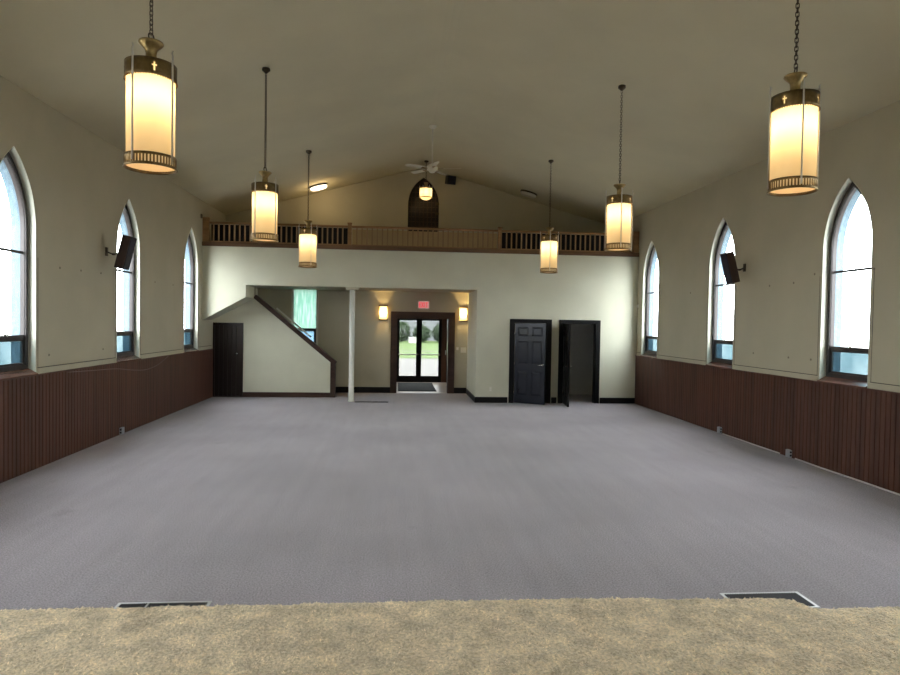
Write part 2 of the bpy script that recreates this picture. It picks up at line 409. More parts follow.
# ------------------------------------------------------------------ lobby window
b = MB(); b.plate([(-2.98, 1.28), (-2.23, 1.28), (-2.23, 3.0), (-2.98, 3.0)], [[(-2.93, 1.36), (-2.29, 1.36), (-2.29, 2.99), (-2.93, 2.99)]], YE-.015, YE+.05, PY)
w = struct(b.build('window_13', M['reveal']), 'green tinted obscured glass lobby window')
b = MB(); b.rbox(-2.93, -2.29, YE+.01, YE+.06, 1.77, 1.82, .005)
b.plate([(-2.93, 1.36), (-2.29, 1.36), (-2.29, 1.79), (-2.93, 1.79)], [[(-2.87, 1.42), (-2.35, 1.42), (-2.35, 1.74), (-2.87, 1.74)]], YE+.01, YE+.05, PY)
b.rbox(-2.945, -2.925, YE-.0, YE+.06, 1.36, 2.99, .004)
b.build('window_frame', M['winframe'], w)
b = MB(); b.add([(-2.93, YE+.055, 1.79), (-2.29, YE+.055, 1.79), (-2.29, YE+.055, 2.99), (-2.93, YE+.055, 2.99)], [(0, 1, 2, 3)]); b.build('pane', M['pane_green'], w)
b = MB(); b.add([(-2.90, YE+.03, 1.39), (-2.32, YE+.03, 1.39), (-2.32, YE+.03, 1.77), (-2.90, YE+.03, 1.77)], [(0, 1, 2, 3)]); b.build('lower_pane', M['pane_blue'], w)

# ------------------------------------------------------------------ stair enclosure
SY = 16.95
o = [(-4.03, 0), (-1.64, 0), (-1.64, .945), (-3.69, 2.67), (-3.71, SOF), (XL, SOF), (XL, 1.94), (-4.03, 1.94)]
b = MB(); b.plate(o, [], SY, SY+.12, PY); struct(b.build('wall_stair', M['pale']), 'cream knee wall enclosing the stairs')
dx, dz = -1.64+3.745, .935-2.68; Ln = math.hypot(dx, dz); an = math.atan2(-dz, dx)
b = MB(); mx = Matrix.Translation((-3.745, SY+.05, 2.66)) @ Matrix.Rotation(an, 4, 'Y')
b.rbox(0, Ln+.02, -.09, .10, -.055, .055, .012, mx=mx)
b.rbox(-1.755, -1.625, SY-.04, SY+.15, 0, .945, .01)
b.rbox(-4.03, -1.74, SY-.02, SY+.01, 0, .13, .006)
struct(b.build('trim_stair', M['brown']), 'dark brown cap rail, end post and base of the stair wall')
# thin white strip just behind the cap
b = MB(); mx = Matrix.Translation((-3.67, SY+.20, 2.67)) @ Matrix.Rotation(an, 4, 'Y')
b.rbox(.55, 1.75, -.03, .03, .03, .07, .01, mx=mx)
o_ = b.build('stair_strip', M['white_paint'], loc=(0,0,0)); tag(o_, 'thin white strip rising just behind the brown stair cap', 'handrail')
# flight of steps behind the knee wall
b = MB()
for k in range(8):
    x1 = -1.72-.26*k; b.box(x1-.26, x1, SY+.13, YE, 0, .185*(k+1))
struct(b.build('floor_stair', M['carpet']), 'carpeted stair flight behind the knee wall')
# plank door under the stairs
b = MB(); b.plate([(-4.80, .0), (-4.03, .0), (-4.03, 1.95), (-4.80, 1.95)], [[(-4.76, .02), (-4.10, .02), (-4.10, 1.88), (-4.76, 1.88)]], SY-.025, SY+.06, PY)
d = struct(b.build('door_3', M['darkwood']), 'dark brown plank door under the stair')
b = MB()
for k in range(6): b.rbox(-4.76+.11*k+.002, -4.65+.11*k-.002, SY+.0, SY+.03, .02, 1.88, .004)
b.build('door_leaf', M['darkwood'], d)
b = MB(); b.lathe([(.0, -.055), (.016, -.052), (.024, -.040), (.022, -.026), (.010, -.020), (.010, -.008), (.024, -.004), (.024, 0)], 16, mx=Matrix.Translation((-4.19, SY, 1.14)) @ Matrix.Rotation(-PI/2, 4, 'X') @ Matrix.Scale(1, 4))
b.build('door_knob', M['chrome'], d)

# baseboards
b = MB()
b.rbox(2.01, 2.86, YF-.018, YF+.0, 0, .15, .004); b.rbox(4.01, 4.15, YF-.018, YF, 0, .15, .004); b.rbox(5.30, XR-.02, YF-.018, YF, 0, .15, .004)
b.rbox(2.012, 2.03, YF-.01, YE, 0, .15, .004)
struct(b.build('baseboard_gallery', M['black_paint']), 'black baseboard under the gallery wall')
b = MB(); b.rbox(-1.75, -.18, YE-.02, YE, 0, .17, .004); b.rbox(1.66, 2.02, YE-.02, YE, 0, .17, .004); 
struct(b.build('baseboard_lobby', M['black_paint']), 'black baseboard of the lobby wall')

# ------------------------------------------------------------------ six panel doors
def panel_leaf(parent, w, h, m, t=.04):
    """leaf in local x 0..w, y 0..t, z 0..h, hinged at the origin"""
    st, mid = .078, .085; pw = (w-2*st-mid)/2
    rows = [(.21, .84), (1.01, 1.61), (1.72, h-.09)]
    holes = []
    for z0, z1 in rows:
        for x0 in (st, st+pw+mid): holes.append([(x0, z0), (x0+pw, z0), (x0+pw, z1), (x0, z1)])
    bb = MB(); bb.plate([(0, 0), (w, 0), (w, h), (0, h)], holes, 0, t, PY)
    leaf = bb.build('door_leaf', m, parent)
    for hq in holes:
        x0, z0 = hq[0]; x1, z1 = hq[2]
        pb = MB(); pb.box(x0-.005, x1+.005, .013, t-.013, z0-.005, z1+.005)
        e, g = .004, .05
        for ya, yb_ in ((.0132, .003), (t-.0132, t-.003)):
            vs = [(x0+e, ya, z0+e), (x1-e, ya, z0+e), (x1-e, ya, z1-e), (x0+e, ya, z1-e), (x0+g, yb_, z0+g), (x1-g, yb_, z0+g), (x1-g, yb_, z1-g), (x0+g, yb_, z1-g)]
            pb.add(vs, [(0, 1, 5, 4), (1, 2, 6, 5), (2, 3, 7, 6), (3, 0, 4, 7), (4, 5, 6, 7)])
        pb.build('door_panel', m, leaf)
    return leaf
def lever(parent, x, z, t=.04, sgn=-1, both=True):
    for side_ in ((-1, 1) if both else (-1,)):
        y0 = 0 if side_ < 0 else t
        bb = MB(); bb.cyl((x, z), .026, min(y0, y0+side_*.008), max(y0, y0+side_*.008), 20, axis=1)
        bb.cyl((x, z), .009, min(y0, y0+side_*.055), max(y0, y0+side_*.055), 12, axis=1)
        bb.tube([(x, y0+side_*.05, z), (x+sgn*.04, y0+side_*.055, z+.002), (x+sgn*.12, y0+side_*.05, z-.006)], [.010, .009, .007], 10)
        bb.build('door_handle', M['chrome'], parent)
def interior_door(num, x0, x1, ang, label, m, handle_sgn):
    cas = .11; outl = [(x0-cas, 0), (x0, 0), (x0, 2.085), (x1, 2.085), (x1, 0), (x1+cas, 0), (x1+cas, 2.17), (x0-cas, 2.17)]
    bb = MB(); bb.plate(outl, [], YF-.022, YF, PY)
    bb.plate([(x0-.001, 0), (x0+.025, 0), (x0+.025, 2.068), (x1-.025, 2.068), (x1-.025, 0), (x1+.001, 0), (x1+.001, 2.086), (x0-.001, 2.086)], [], YF-.004, YF+.14, PY)
    dr = struct(bb.build('door_%d' % num, M['black_paint']), label)
    piv = bpy.data.objects.new('door_swing', None); COL.objects.link(piv); piv.parent = dr
    piv.location = (x0+.028, YF-.012, .008); piv.rotation_euler = (0, 0, ang)
    leaf = panel_leaf(piv, x1-x0-.06, 2.055, m)
    for zz in (.25, 1.0, 1.8):
        hb = MB(); hb.cyl((-.003, -.006), .008, zz-.05, zz+.05, 10); hb.build('hinge', M['chrome'], leaf)
    lever(leaf, x1-x0-.06-.065, 1.0, sgn=handle_sgn)
    return dr
interior_door(1, 3.0, 3.88, math.radians(-31), 'black six panel door standing a little open', M['navy_paint'], -1)
interior_door(2, 4.29, 5.17, math.radians(-97), 'black six panel door swung wide open before a gray room', M['black_paint'], -1)
struct(MB().box(4.14, XR, YE-.03, YE, 0, 2.5).build('wall_room_rear', M['room_gray'])); struct(MB().box(XR-.03, XR, YF+.13, YE-.03, 0, 2.5).build('wall_room_side', M['room_gray'])); struct(MB().box(4.14, 4.17, YF+.13, YE-.03, 0, 2.5).build('wall_room_partition', M['room_gray']))
struct(MB().box(4.14, XR, YF+.13, YE, 2.45, 2.5).build('ceiling_room', M['room_gray']))
struct(MB().box(2.16, 4.02, YF+.13, YE, 2.45, 2.5).build('ceiling_closet', M['wall']))

# ------------------------------------------------------------------ entrance
o = [(-.18, 0), (-.02, 0), (-.02, 2.17), (1.49, 2.17), (1.49, 0), (1.66, 0), (1.66, 2.34), (-.18, 2.34)]
b = MB(); b.plate(o, [], YE-.03, YE, PY)
b.plate([(-.021, 0), (.005, 0), (.005, 2.145), (1.465, 2.145), (1.465, 0), (1.491, 0), (1.491, 2.171), (-.021, 2.171)], [], YE-.01, YE+.23, PY)
struct(b.build('trim_entrance', M['brown']), 'dark brown casing of the entrance opening')
b = MB(); b.box(-.25, -.10, YE+.22, 21.6, 0, 2.5); b.box(1.80, 1.95, YE+.22, 21.6, 0, 2.5)
struct(b.build('wall_vestibule', M['wall']), 'cream vestibule side walls')
struct(MB().box(-.25, 1.95, YE+.22, 21.6, 2.45, 2.6).build('ceiling_vestibule', M['wall']))
GY = 21.4
b = MB(); b.plate([(-.10, 0), (1.80, 0), (1.80, 2.45), (-.10, 2.45)], [[(.03, .012), (.75, .012), (.75, 2.21), (.03, 2.21)], [(.77, .012), (1.49, .012), (1.49, 2.21), (.77, 2.21)], [(1.70, 1.05), (1.765, 1.05), (1.765, 2.18), (1.70, 2.18)]], GY-.03, GY+.06, PY)
d = struct(b.build('door_4', M['black_paint']), 'pair of black framed glass entrance doors')
for x0, x1, hs in ((.03, .75, 1), (.77, 1.49, -1)):
    lf = MB(); lf.plate([(x0-.001, .011), (x1+.001, .011), (x1+.001, 2.211), (x0-.001, 2.211)], [[(x0+.055, .215), (x1-.095 if hs > 0 else x1-.075, .215), (x1-.095 if hs > 0 else x1-.075, 2.10), (x0+.055 if hs > 0 else x0+.075, 2.10), ][0:4]], GY-.01, GY+.035, PY)
    leaf = lf.build('door_leaf', M['black_paint'], d)
    g = MB(); g.box(x0+.05, x1-.06, GY+.010, GY+.016, .20, 2.11); g.build('door_pane', M['door_glass'], leaf)
    pb = MB(); pb.rbox(x0+.02, x1-.02, GY-.075, GY-.05, .925, .965, .008); pb.rbox(x0+.03, x0+.07, GY-.06, GY-.01, .92, .97, .005); pb.rbox(x1-.07, x1-.03, GY-.06, GY-.01, .92, .97, .005)
    pb.build('push_bar', M['chrome'], leaf)
b = MB(); b.rbox(1.515, 1.69, GY-.06, GY-.032, .005, 2.42, .006); pn = b.build('side_panel', M['door_brown'], d)
b = MB(); b.rbox(1.64, 1.665, GY-.10, GY-.06, .95, 1.10, .006); b.build('door_pull', M['white_paint'], pn)
b = MB(); b.box(1.69, 1.77, GY, GY+.006, 1.04, 2.19); b.build('side_pane', M['door_glass'], d)
# door mat
b = MB(); b.rbox(.05, 1.19, 18.60, 21.1, -.003, .012, .005)
for k in range(22): b.box(.08+.05*k, .105+.05*k, 18.65, 21.05, .011, .017)
tag(b.build('door_mat', M['mat_rubber']), 'dark ribbed mat lying inside the glass entrance doors', 'mat')

# ------------------------------------------------------------------ sconces, exit sign, switches
def sconce(x, label):
    t = thing('wall_sconce', label, 'wall lamp', (x, YE, 2.08), group='box sconces beside the entrance')
    bb = MB(); bb.rbox(-.11, .11, -.02, 0, 0, .43, .004)
    bb.build('back_plate', M['brass'], t)
    bb = MB(); bb.plate([(-.125, -.125), (.125, -.125), (.125, 0), (-.125, 0)], [[(-.10, -.10), (.10, -.10), (.10, -.022), (-.10, -.022)]], .40, .43, lambda u, v, w: (u, v, w))
    bb.plate([(-.125, -.125), (.125, -.125), (.125, 0), (-.125, 0)], [[(-.10, -.10), (.10, -.10), (.10, -.022), (-.10, -.022)]], .0, .03, lambda u, v, w: (u, v, w))
    for q in (-.122, .108): bb.box(q, q+.014, -.122, -.108, .03, .40)
    bb.build('frame', M['bronze'], t)
    bb = MB()
    vs = [(-.105, -.02, 0), (-.105, -.108, 0), (.105, -.108, 0), (.105, -.02, 0)]
    bb.add([(p[0], p[1], z) for z in (.02, .41) for p in vs], [(0, 1, 5, 4), (1, 2, 6, 5), (2, 3, 7, 6)])
    bb.build('shade', M['sconce_shade'], t)
    l = light('sconce_bulb', 'POINT', (0, -.062, .23), 26, (1., .70, .32), .03); l.parent = t
    return t
sconce(-.40, 'lit box sconce on the wall between the white column and the entrance')
sconce(1.89, 'lit box sconce in the corner right of the entrance doors')
t = thing('exit_sign', 'glowing exit sign with red letters above the entrance casing', 'sign', (.745, YE, 2.43))
b = MB(); b.rbox(-.165, .165, -.06, 0, 0, .225, .008); b.build('housing', M['white_paint'], t)
b = MB(); b.box(-.15, .15, -.064, -.060, .015, .21); b.build('face', M['exit_face'], t)
b = MB()
def stroke(x0, z0, x1, z1, wd=.020):
    dx, dz = x1-x0, z1-z0; l = math.hypot(dx, dz); nx, nz = -dz/l*wd/2, dx/l*wd/2
    b.add([(x0+nx, -.0655, z0+nz), (x1+nx, -.0655, z1+nz), (x1-nx, -.0655, z1-nz), (x0-nx, -.0655, z0-nz)], [(0, 1, 2, 3)])
    b.add([(x0+nx, -.0642, z0+nz), (x1+nx, -.0642, z1+nz), (x1-nx, -.0642, z1-nz), (x0-nx, -.0642, z0-nz)], [(3, 2, 1, 0)])
Z0, Z1 = .045, .18
x = -.125
stroke(x+.008, Z0, x+.008, Z1); [stroke(x, z, x+.05, z) for z in (Z0+.009, (Z0+Z1)/2, Z1-.009)]
x = -.060; stroke(x, Z0, x+.055, Z1); stroke(x, Z1, x+.055, Z0)
x = .020; stroke(x, Z0, x, Z1)
x = .055; stroke(x, Z1-.009, x+.065, Z1-.009); stroke(x+.0325, Z0, x+.0325, Z1)
b.build('lettering', M['exit_red'], t, fix=False)
light('exit_glow', 'POINT', (0, -.15, .1), .25, (1., .12, .1), .06).parent = t
def switch(name, x, y, z, wd, h, label, cat, face=-1):
    t = thing(name, label, cat, (x, y, z))
    bb = MB(); bb.rbox(-wd/2, wd/2, -.010, 0, -h/2, h/2, .004); bb.build('plate', M['plate'], t)
    return t
t = switch('light_switch', 1.92, YE, 1.26, .16, .15, 'wide ivory switch plate on the wall below the corner sconce', 'switch')
for q in (-.045, 0, .045): MB().rbox(q-.006, q+.006, -.022, -.009, -.012, .012, .002).build('toggle', M['white_paint'], t)
t = switch('thermostat', 1.745, YE, 1.30, .07, .09, 'small ivory thermostat beside the entrance casing', 'thermostat')
MB().cyl((0, 0), .022, -.022, -.009, 16, axis=1).build('dial', M['white_paint'], t)
t = switch('wall_outlet', 2.41, YF, .35, .075, .12, 'ivory outlet plate low on the gallery wall left of the panel door', 'outlet')
for q in (-.026, .026): MB().rbox(-.018, .018, -.014, -.009, q-.016, q+.016, .003).build('socket', M['white_paint'], t)
t = thing('wall_sensor', 'small round white sensor in the corner above the last right window', 'sensor', (XR, 15.98, 2.56))
MB().lathe([(0, .03), (.03, .028), (.042, .015), (.045, 0)], 16, mx=Matrix.Rotation(-PI/2, 4, 'Y')).build('dome', M['white_paint'], t)

# ------------------------------------------------------------------ gallery: beam, railing
b = MB(); b.rbox(XL, XR, YF-.05, YF+.14, 3.84, 3.945, .008); struct(b.build('trim_beam', M['beam']), 'brown wood beam along the gallery edge')
t = thing('balcony_railing', 'oak balustrade with four posts along the gallery edge', 'railing', (0, YF+.02, 3.945))
posts = [-4.73, -1.22, 2.59, 6.18]
for i, x in enumerate(posts):
    hw_ = .08 if i in (0, 3) else .05
    bb = MB(); bb.rbox(x-hw_, x+hw_, -.05, .05, 0, .56 if i else .60, .012)
    if i in (1, 2): bb.rbox(x-.06, x+.06, -.06, .06, .53, .57, .012)
    bb.build('post', M['oak'], t)
for i in range(3):
    x0, x1 = posts[i]+.05, posts[i+1]-.05
    MB().rbox(x0, x1, -.035, .035, .445, .50, .012).build('handrail', M['oak'], t)
    MB().rbox(x0, x1, -.02, .02, .0, .03, .006).build('bottom_rail', M['oak'], t)
    n = round((x1-x0)/.127)
    for k in range(1, n):
        x = x0+(x1-x0)*k/n; MB().rbox(x-.016, x+.016, -.016, .016, .028, .447, .003).build('baluster', M['oak_v'], t)
for x0, x1 in ((-4.63, -1.28), (2.66, 6.08)):
    MB().rbox(x0, x1, .07, .09, .0, .445, .003).build('backing_panel', M['blackfelt'], t)['label'] = 'black backing board'
MB().rbox(-1.16, 2.53, .07, .09, .0, .415, .003).build('backing_panel', M['tanpanel'], t)['label'] = 'tan backing board'

# arched loft door
t = bpy.data.objects.new('door_5', None); COL.objects.link(t); t.location = ((AX0+AX1)/2, YE+.02, 3.95); struct(t, 'dark lattice fronted arched door at the back of the gallery')
hw_ = (AX1-AX0)/2-.003
b = MB(); b.plate(arch(0, hw_, 0, 1.47, .765), [], .06, .10, PY); lf = b.build('door_leaf', M['darkwood'], t)
def arch_top(x):
    R = (hw_*hw_+.765**2)/(2*hw_); return 1.47+math.sqrt(max(0, R*R-(abs(x)+R-hw_)**2))
b = MB()
for k in range(-3, 4):
    x = k*.115; b.box(x-.010, x+.010, .045, .062, .02, arch_top(x)-.03)
for k in range(1, 15):
    z = k*.14; xx = hw_-.02
    while xx > .02 and arch_top(xx) < z+.02: xx -= .01
    if xx > .04: b.box(-xx, xx, .048, .062, z-.008, z+.008)
b.build('lattice', wood('lattice_wood', (.050, .026, .014), .5), t)
for z in (1.22, 1.50): MB().rbox(hw_-.09, hw_+.02, .03, .05, z-.035, z+.035, .005).build('hinge', M['bronze'], t)
b = MB(); b.plate([(AX0-.06, 3.95), (AX1+.06, 3.95), (AX1+.06, 6.22), (AX0-.06, 6.22)], [arch((AX0+AX1)/2, (AX1-AX0)/2, 3.951, 5.42, .77)], YE-.016, YE, PY)
b.box(AX1+.18, AX1+.22, YE-.012, YE, 3.95, 6.12)
struct(b.build('trim_arch', M['wall']), 'painted board around the arched gallery door')

# loft ceiling lights (oval drums) and box speaker
def drum(x, y, on, label):
    t = thing('ceiling_light', label, 'ceiling light', (x, y, ceil_z(x)), (0, math.atan(SL if x > RX else -SL), 0))
    bb = MB(); S = Matrix.Diagonal((1, .62, 1, 1))
    bb.lathe([(0, 0), (.235, 0), (.245, -.02), (.24, -.045), (0, -.045)], 32, mx=S); bb.build('rim', M['bronze'], t)
    bb = MB(); bb.lathe([(.225, -.044), (.225, -.085), (.19, -.115), (.10, -.125), (0, -.127)], 32, mx=S); bb.build('diffuser', M['lamp_on'] if on else M['lamp_off'], t)
    return t
drum(-2.17, 17.23, True, 'lit oval flush light on the ceiling above the gallery')
drum(3.58, 17.25, False, 'unlit oval flush light on the ceiling above the gallery')
light('flush_bulb', 'POINT', (-2.1, 17.2, 5.43), 8, (1., .72, .38), .12)
t = thing('box_speaker', 'small black box speaker tilted high beside the arched gallery door', 'speaker', (1.45, 17.9, 6.09), (math.radians(14), 0, math.radians(18)))
MB().rbox(-.125, .125, -.11, .11, -.12, .12, .012).build('cabinet', M['black_plastic'], t)
MB().rbox(-.108, .108, -.118, -.108, -.105, .105, .006).build('grille', M['grille'], t)
bb = MB(); bb.box(-.02, .02, .09, .20, -.02, .02); bb.build('bracket', M['black_plastic'], t)

# ------------------------------------------------------------------ ceiling fan
fz = 5.49
t = thing('ceiling_fan', 'white five bladed ceiling fan on a long rod below the ridge', 'fan', (.73, 14.18, fz))
top = ceil_z(.73)-fz
MB().lathe([(0, top+.01), (.085, top+.01), (.09, top-.02), (.05, top-.06), (.014, top-.07)], 24).build('canopy', M['fan_white'], t)
MB().cyl((0, 0), .013, .08, top-.05, 12).build('rod', M['fan_white'], t)
MB().lathe([(0, -.09), (.06, -.085), (.085, -.05), (.12, -.03), (.125, .04), (.09, .075), (.03, .11), (.014, .12)], 28).build('motor', M['fan_white'], t)
for k in range(5):
    a = math.radians(-12-72*k); R_ = Matrix.Rotation(a, 4, 'Z') @ Matrix.Rotation(math.radians(11), 4, 'X')
    bb = MB(); o_ = [(.19, -.045), (.30, -.058), (.58, -.066), (.64, -.05), (.655, 0), (.64, .05), (.58, .066), (.30, .058), (.19, .045)]
    bb.plate(o_, [], -.004, .004, lambda u, v, w: R_ @ Vector((u, v, w)))
    bl = bb.build('blade', M['fan_white'], t)
    bb = MB(); bb.plate([(.09, -.015), (.16, -.02), (.26, -.04), (.26, .04), (.16, .02), (.09, .015)], [], -.012, -.004, lambda u, v, w: R_ @ Vector((u, v, w)))
    bb.build('blade_arm', M['brass'], bl)

# ------------------------------------------------------------------ pendant lanterns
R0 = .193
def grid_band(rows, cut, seg=96, r=R0, th=.004):
    """cylindrical band with openings: cut(i, row) True leaves a hole"""
    bb = MB(); vs = []
    for rr in (r, r-th):
        for z in rows:
            for i in range(seg):
                a = 2*PI*i/seg; vs.append((rr*math.cos(a), rr*math.sin(a), z))
    n = len(rows)*seg; fs = []
    keep = lambda i, k: 0 <= k < len(rows)-1 and not cut(i % seg, k)
    for k in range(len(rows)-1):
        for i in range(seg):
            j = (i+1) % seg
            if not keep(i, k): continue
            a, b_, c, d_ = k*seg+i, k*seg+j, (k+1)*seg+j, (k+1)*seg+i
            fs += [(a, b_, c, d_), (n+d_, n+c, n+b_, n+a)]
            if not keep(i, k-1): fs.append((a, n+a, n+b_, b_))
            if not keep(i, k+1): fs.append((d_, c, n+c, n+d_))
            if not keep(i-1, k): fs.append((a, d_, n+d_, n+a))
            if not keep(i+1, k): fs.append((b_, n+b_, n+c, c))
    bb.add(vs, fs, True); return bb
def chain_mesh(z0, z1, L_=.050, w=.0135, r=.0043):
    bb = MB(); st = L_-.013; n = max(2, int((z1-z0)/st)); st = (z1-z0)/n
    for k in range(n):
        zc = z0+st*(k+.5); pts = []
        hl, hw2 = (st+.013)/2-w, w
        for i in range(6):
            a = PI*i/5; pts.append((hw2*math.cos(a), hl+hw2*math.sin(a)))
        for i in range(6):
            a = PI+PI*i/5; pts.append((hw2*math.cos(a), -hl+hw2*math.sin(a)))
        if k % 2: P3 = [(u, 0, zc+v) for u, v in pts]
        else: P3 = [(0, u, zc+v) for u, v in pts]
        bb.tube(P3, r, 6, True)
    return bb
HANG = 5.71-3.21                      # underside of a lantern to the ceiling
def make_lantern(label, loc, rotz):
    t = thing('pendant_lantern', label, 'pendant lamp', loc, (0, 0, rotz), 'pendant lanterns over the hall')
    bb = grid_band([0, .022, .078, .10], lambda i, k: k == 1 and i % 2 == 1)
    bb.tube([((R0+.003)*math.cos(a*PI/24), (R0+.003)*math.sin(a*PI/24), .004) for a in range(48)], .006, 6, True)
    bb.build('bottom_band', M['band'], t)
    bb = MB(); bb.lathe([(R0-.013, .03), (R0-.013, .80)], 64); bb.build('shade', M['lantern_shade'], t)
    bb = MB(); bb.lathe([(0, .016), (.12, .017), (R0-.008, .022)], 48); bb.build('bottom_diffuser', M['lantern_bottom'], t)
    # crosses sit between the rods, at 45, 135, 225 and 315 degrees
    def cross(i, k):
        d = (i-12) % 24; d = d if d < 12 else d-24
        return (d == 0 and 1 <= k <= 4) or (d in (-1, 1) and k == 3)
    bb = grid_band([.70, .727, .748, .763, .777, .795, .828], cross)
    bb.lathe([(R0, .828), (.10, .834), (.045, .838)], 48)
    for i in range(60):
        a = 2*PI*i/60; bb.box(-.004, .004, -.003, .003, -.008, .004, mx=Matrix.Translation((R0*math.cos(a), R0*math.sin(a), .698)) @ Matrix.Rotation(a, 4, 'Z'))
    bb.build('top_band', M['band'], t)
    bb = MB(); bb.lathe([(.052, .832), (.044, .85), (.040, .915), (.047, .948), (.078, .980), (.094, .997), (.092, 1.010), (.05, 1.019), (.018, 1.024), (0, 1.026)], 32)
    bb.build('neck', M['brass'], t)
    for k in range(4):
        a = PI/2*k; c_, s_ = math.cos(a), math.sin(a); rr = R0+.008
        bb = MB(); bb.tube([(rr*c_, rr*s_, .03), (rr*c_, rr*s_, .845), ((rr+.004)*c_, (rr+.004)*s_, .88), ((rr-.006)*c_, (rr-.006)*s_, .905), ((rr+.004)*c_, (rr+.004)*s_, .925)], [.0075, .0075, .006, .006, .004], 8)
        bb.build('rod', M['rod'], t)
    bb = MB(); bb.tube([(.03*math.cos(a*PI/10), 0, 1.052+.03*math.sin(a*PI/10)) for a in range(20)], .006, 8, True); bb.build('loop', M['bronze'], t)
    chain_mesh(1.074, HANG-.05).build('chain', M['bronze'], t)
    bb = MB(); bb.lathe([(0, HANG+.02), (.056, HANG+.02), (.060, HANG-.012), (.040, HANG-.03), (.012, HANG-.055), (0, HANG-.058)], 24); bb.build('canopy', M['bronze'], t)
    return t
LX0, LX1, LZ = -1.965, 3.385, 3.21
spots = [(-1.995, 5.28, -40, 'brass lantern whose chain leaves the frame, hanging nearest the left windows'),
         (LX0, 9.50, -42, 'brass lantern second along the row near the left windows'),
         (LX0, 13.97, 20, 'brass lantern nearest the gallery in the row by the left windows'),
         (3.435, 5.28, 19, 'brass lantern whose chain leaves the frame, hanging nearest the right windows'),
         (LX1, 9.50, 10, 'brass lantern second along the row near the right windows'),
         (LX1, 13.97, 5, 'brass lantern nearest the gallery in the row by the right windows')]
# rods: angle measured from the direction towards the camera, positive to the right in the picture
proto = None
for x, y, al, lb in spots:
    LZ = 3.245 if y < 6 else 3.205
    to_cam = math.atan2(-y, -x); rz = to_cam + math.radians(al)
    if proto is None: proto = make_lantern(lb, (x, y, LZ), rz)
    else: dup(proto, (x, y, LZ), lb, rz)
    light('lantern_bulb', 'POINT', (x, y, LZ+.56), 5.0, (1., .77, .43), .045)
# small lantern over the gallery
gz = 5.38
t = thing('gallery_lantern', 'small rounded lantern hanging before the arched gallery door', 'pendant lamp', (.73, 17.26, gz))
top = ceil_z(.73)-gz
bb = MB(); bb.lathe([(.145, .06), (.165, .09), (.165, .30), (.15, .325)], 6); bb.build('shade', M['lantern_shade'], t)
bb = MB(); bb.lathe([(0, 0), (.05, .004), (.10, .022), (.145, .06)], 24); bb.build('bottom_bowl', M['lantern_bottom'], t)
bb = MB(); bb.lathe([(.17, .30), (.172, .335), (.12, .35), (.045, .36), (.04, .43), (.06, .46), (.055, .475), (0, .48)], 24); bb.lathe([(.170, .055), (.172, .075), (.15, .078)], 24); bb.build('top_band', M['brass'], t)
for k in range(6):
    a = PI/3*k; bb = MB(); bb.tube([(.172*math.cos(a), .172*math.sin(a), .06), (.172*math.cos(a), .172*math.sin(a), .38)], .005, 6); bb.build('rod', M['rod'], t)
chain_mesh(.48, top-.04).build('chain', M['bronze'], t)
MB().lathe([(0, top+.01), (.06, top+.01), (.065, top-.02), (.02, top-.05), (0, top-.052)], 20).build('canopy', M['bronze'], t)
light('gallery_bulb', 'POINT', (.73, 17.26, gz+.2), 2.6, (1., .78, .42), .04)

# ------------------------------------------------------------------ wall speakers
def speaker(X, sg, y, ym, label):
    """sg: +1 the wall lies at larger x. Tilted so its front looks down into the hall"""
    t = thing('wall_speaker', label, 'speaker', (X-sg*.36, y, 3.11), group='speakers on the side walls')
    tilt = Matrix.Rotation(-sg*math.radians(14), 4, 'Y')
    x0, x1 = (-.07, .07)
    bb = MB(); bb.rbox(x0, x1, -.115, .115, -.275, .275, .008, mx=tilt); bb.build('cabinet', M['speaker_wood'], t)
    gx = -sg*.081; bb = MB(); bb.rbox(min(gx, -sg*.065), max(gx, -sg*.065), -.105, .105, -.265, .265, .006, mx=tilt); bb.build('grille', M['grille'], t)
    bb = MB(); q = tilt @ Vector((sg*.07, 0, -.03))
    w_ = Vector((sg*.36, ym-y, .02))
    bb.tube([q, q.lerp(w_, .5)+Vector((0, 0, -.03)), w_], .012, 8); bb.lathe([(0, 0), (.024, 0), (.024, .03), (0, .03)], 12, c=q.lerp(w_, .5)+Vector((0, 0, -.045)))
    bb.rbox(min(sg*.34, sg*.359), max(sg*.34, sg*.359), w_.y-.035, w_.y+.035, -.05, .09, .004)
    bb.build('bracket', M['bronze'], t)
    return t
speaker(XL, -1, 10.75, 10.88, 'brown box speaker on a bracket beside the second left window')
speaker(XR, 1, 10.80, 10.94, 'brown box speaker on a bracket beside the second right window')

# wall plugs where things were mounted
plug = None
for X, sg, pts in ((XL, -1, [(9.45, 2.74), (10.05, 2.75), (10.70, 2.76), (12.99, 2.76), (14.0, 2.76), (9.17, 1.51), (10.78, 1.52)]),
                   (XR, 1, [(10.17, 2.76), (9.52, 2.77), (9.02, 2.87), (13.05, 2.77), (7.83, 2.85), (10.6, 1.60), (9.6, 1.58), (9.05, 1.58)])):
    for y, z in pts:
        if plug is None:
            bb = MB(); bb.lathe([(0, .008), (.010, .008), (.016, .004), (.018, 0)], 12, mx=Matrix.Rotation(PI/2, 4, 'Y')); plug = o_ = bb.build('wall_plug', mat('plug_metal', (.22, .19, .14), .5, metallic=.4))
        else:
            o_ = plug.copy(); COL.objects.link(o_)
        o_.location = (X, y, z); o_.rotation_euler = (0, 0, 0 if sg < 0 else PI)
        tag(o_, 'tiny dark round wall plug left in the plaster between arched windows', 'wall plug', 'leftover wall plugs')
bb = MB(); bb.rbox(0, .03, -.04, .04, -.05, .05, .006); o_ = bb.build('junction_box', mat('dark_box', (.10, .08, .06), .6), loc=(XL-.002, 15.9, 4.55)); tag(o_, 'small dark box high on the wall near the left gallery post', 'box')

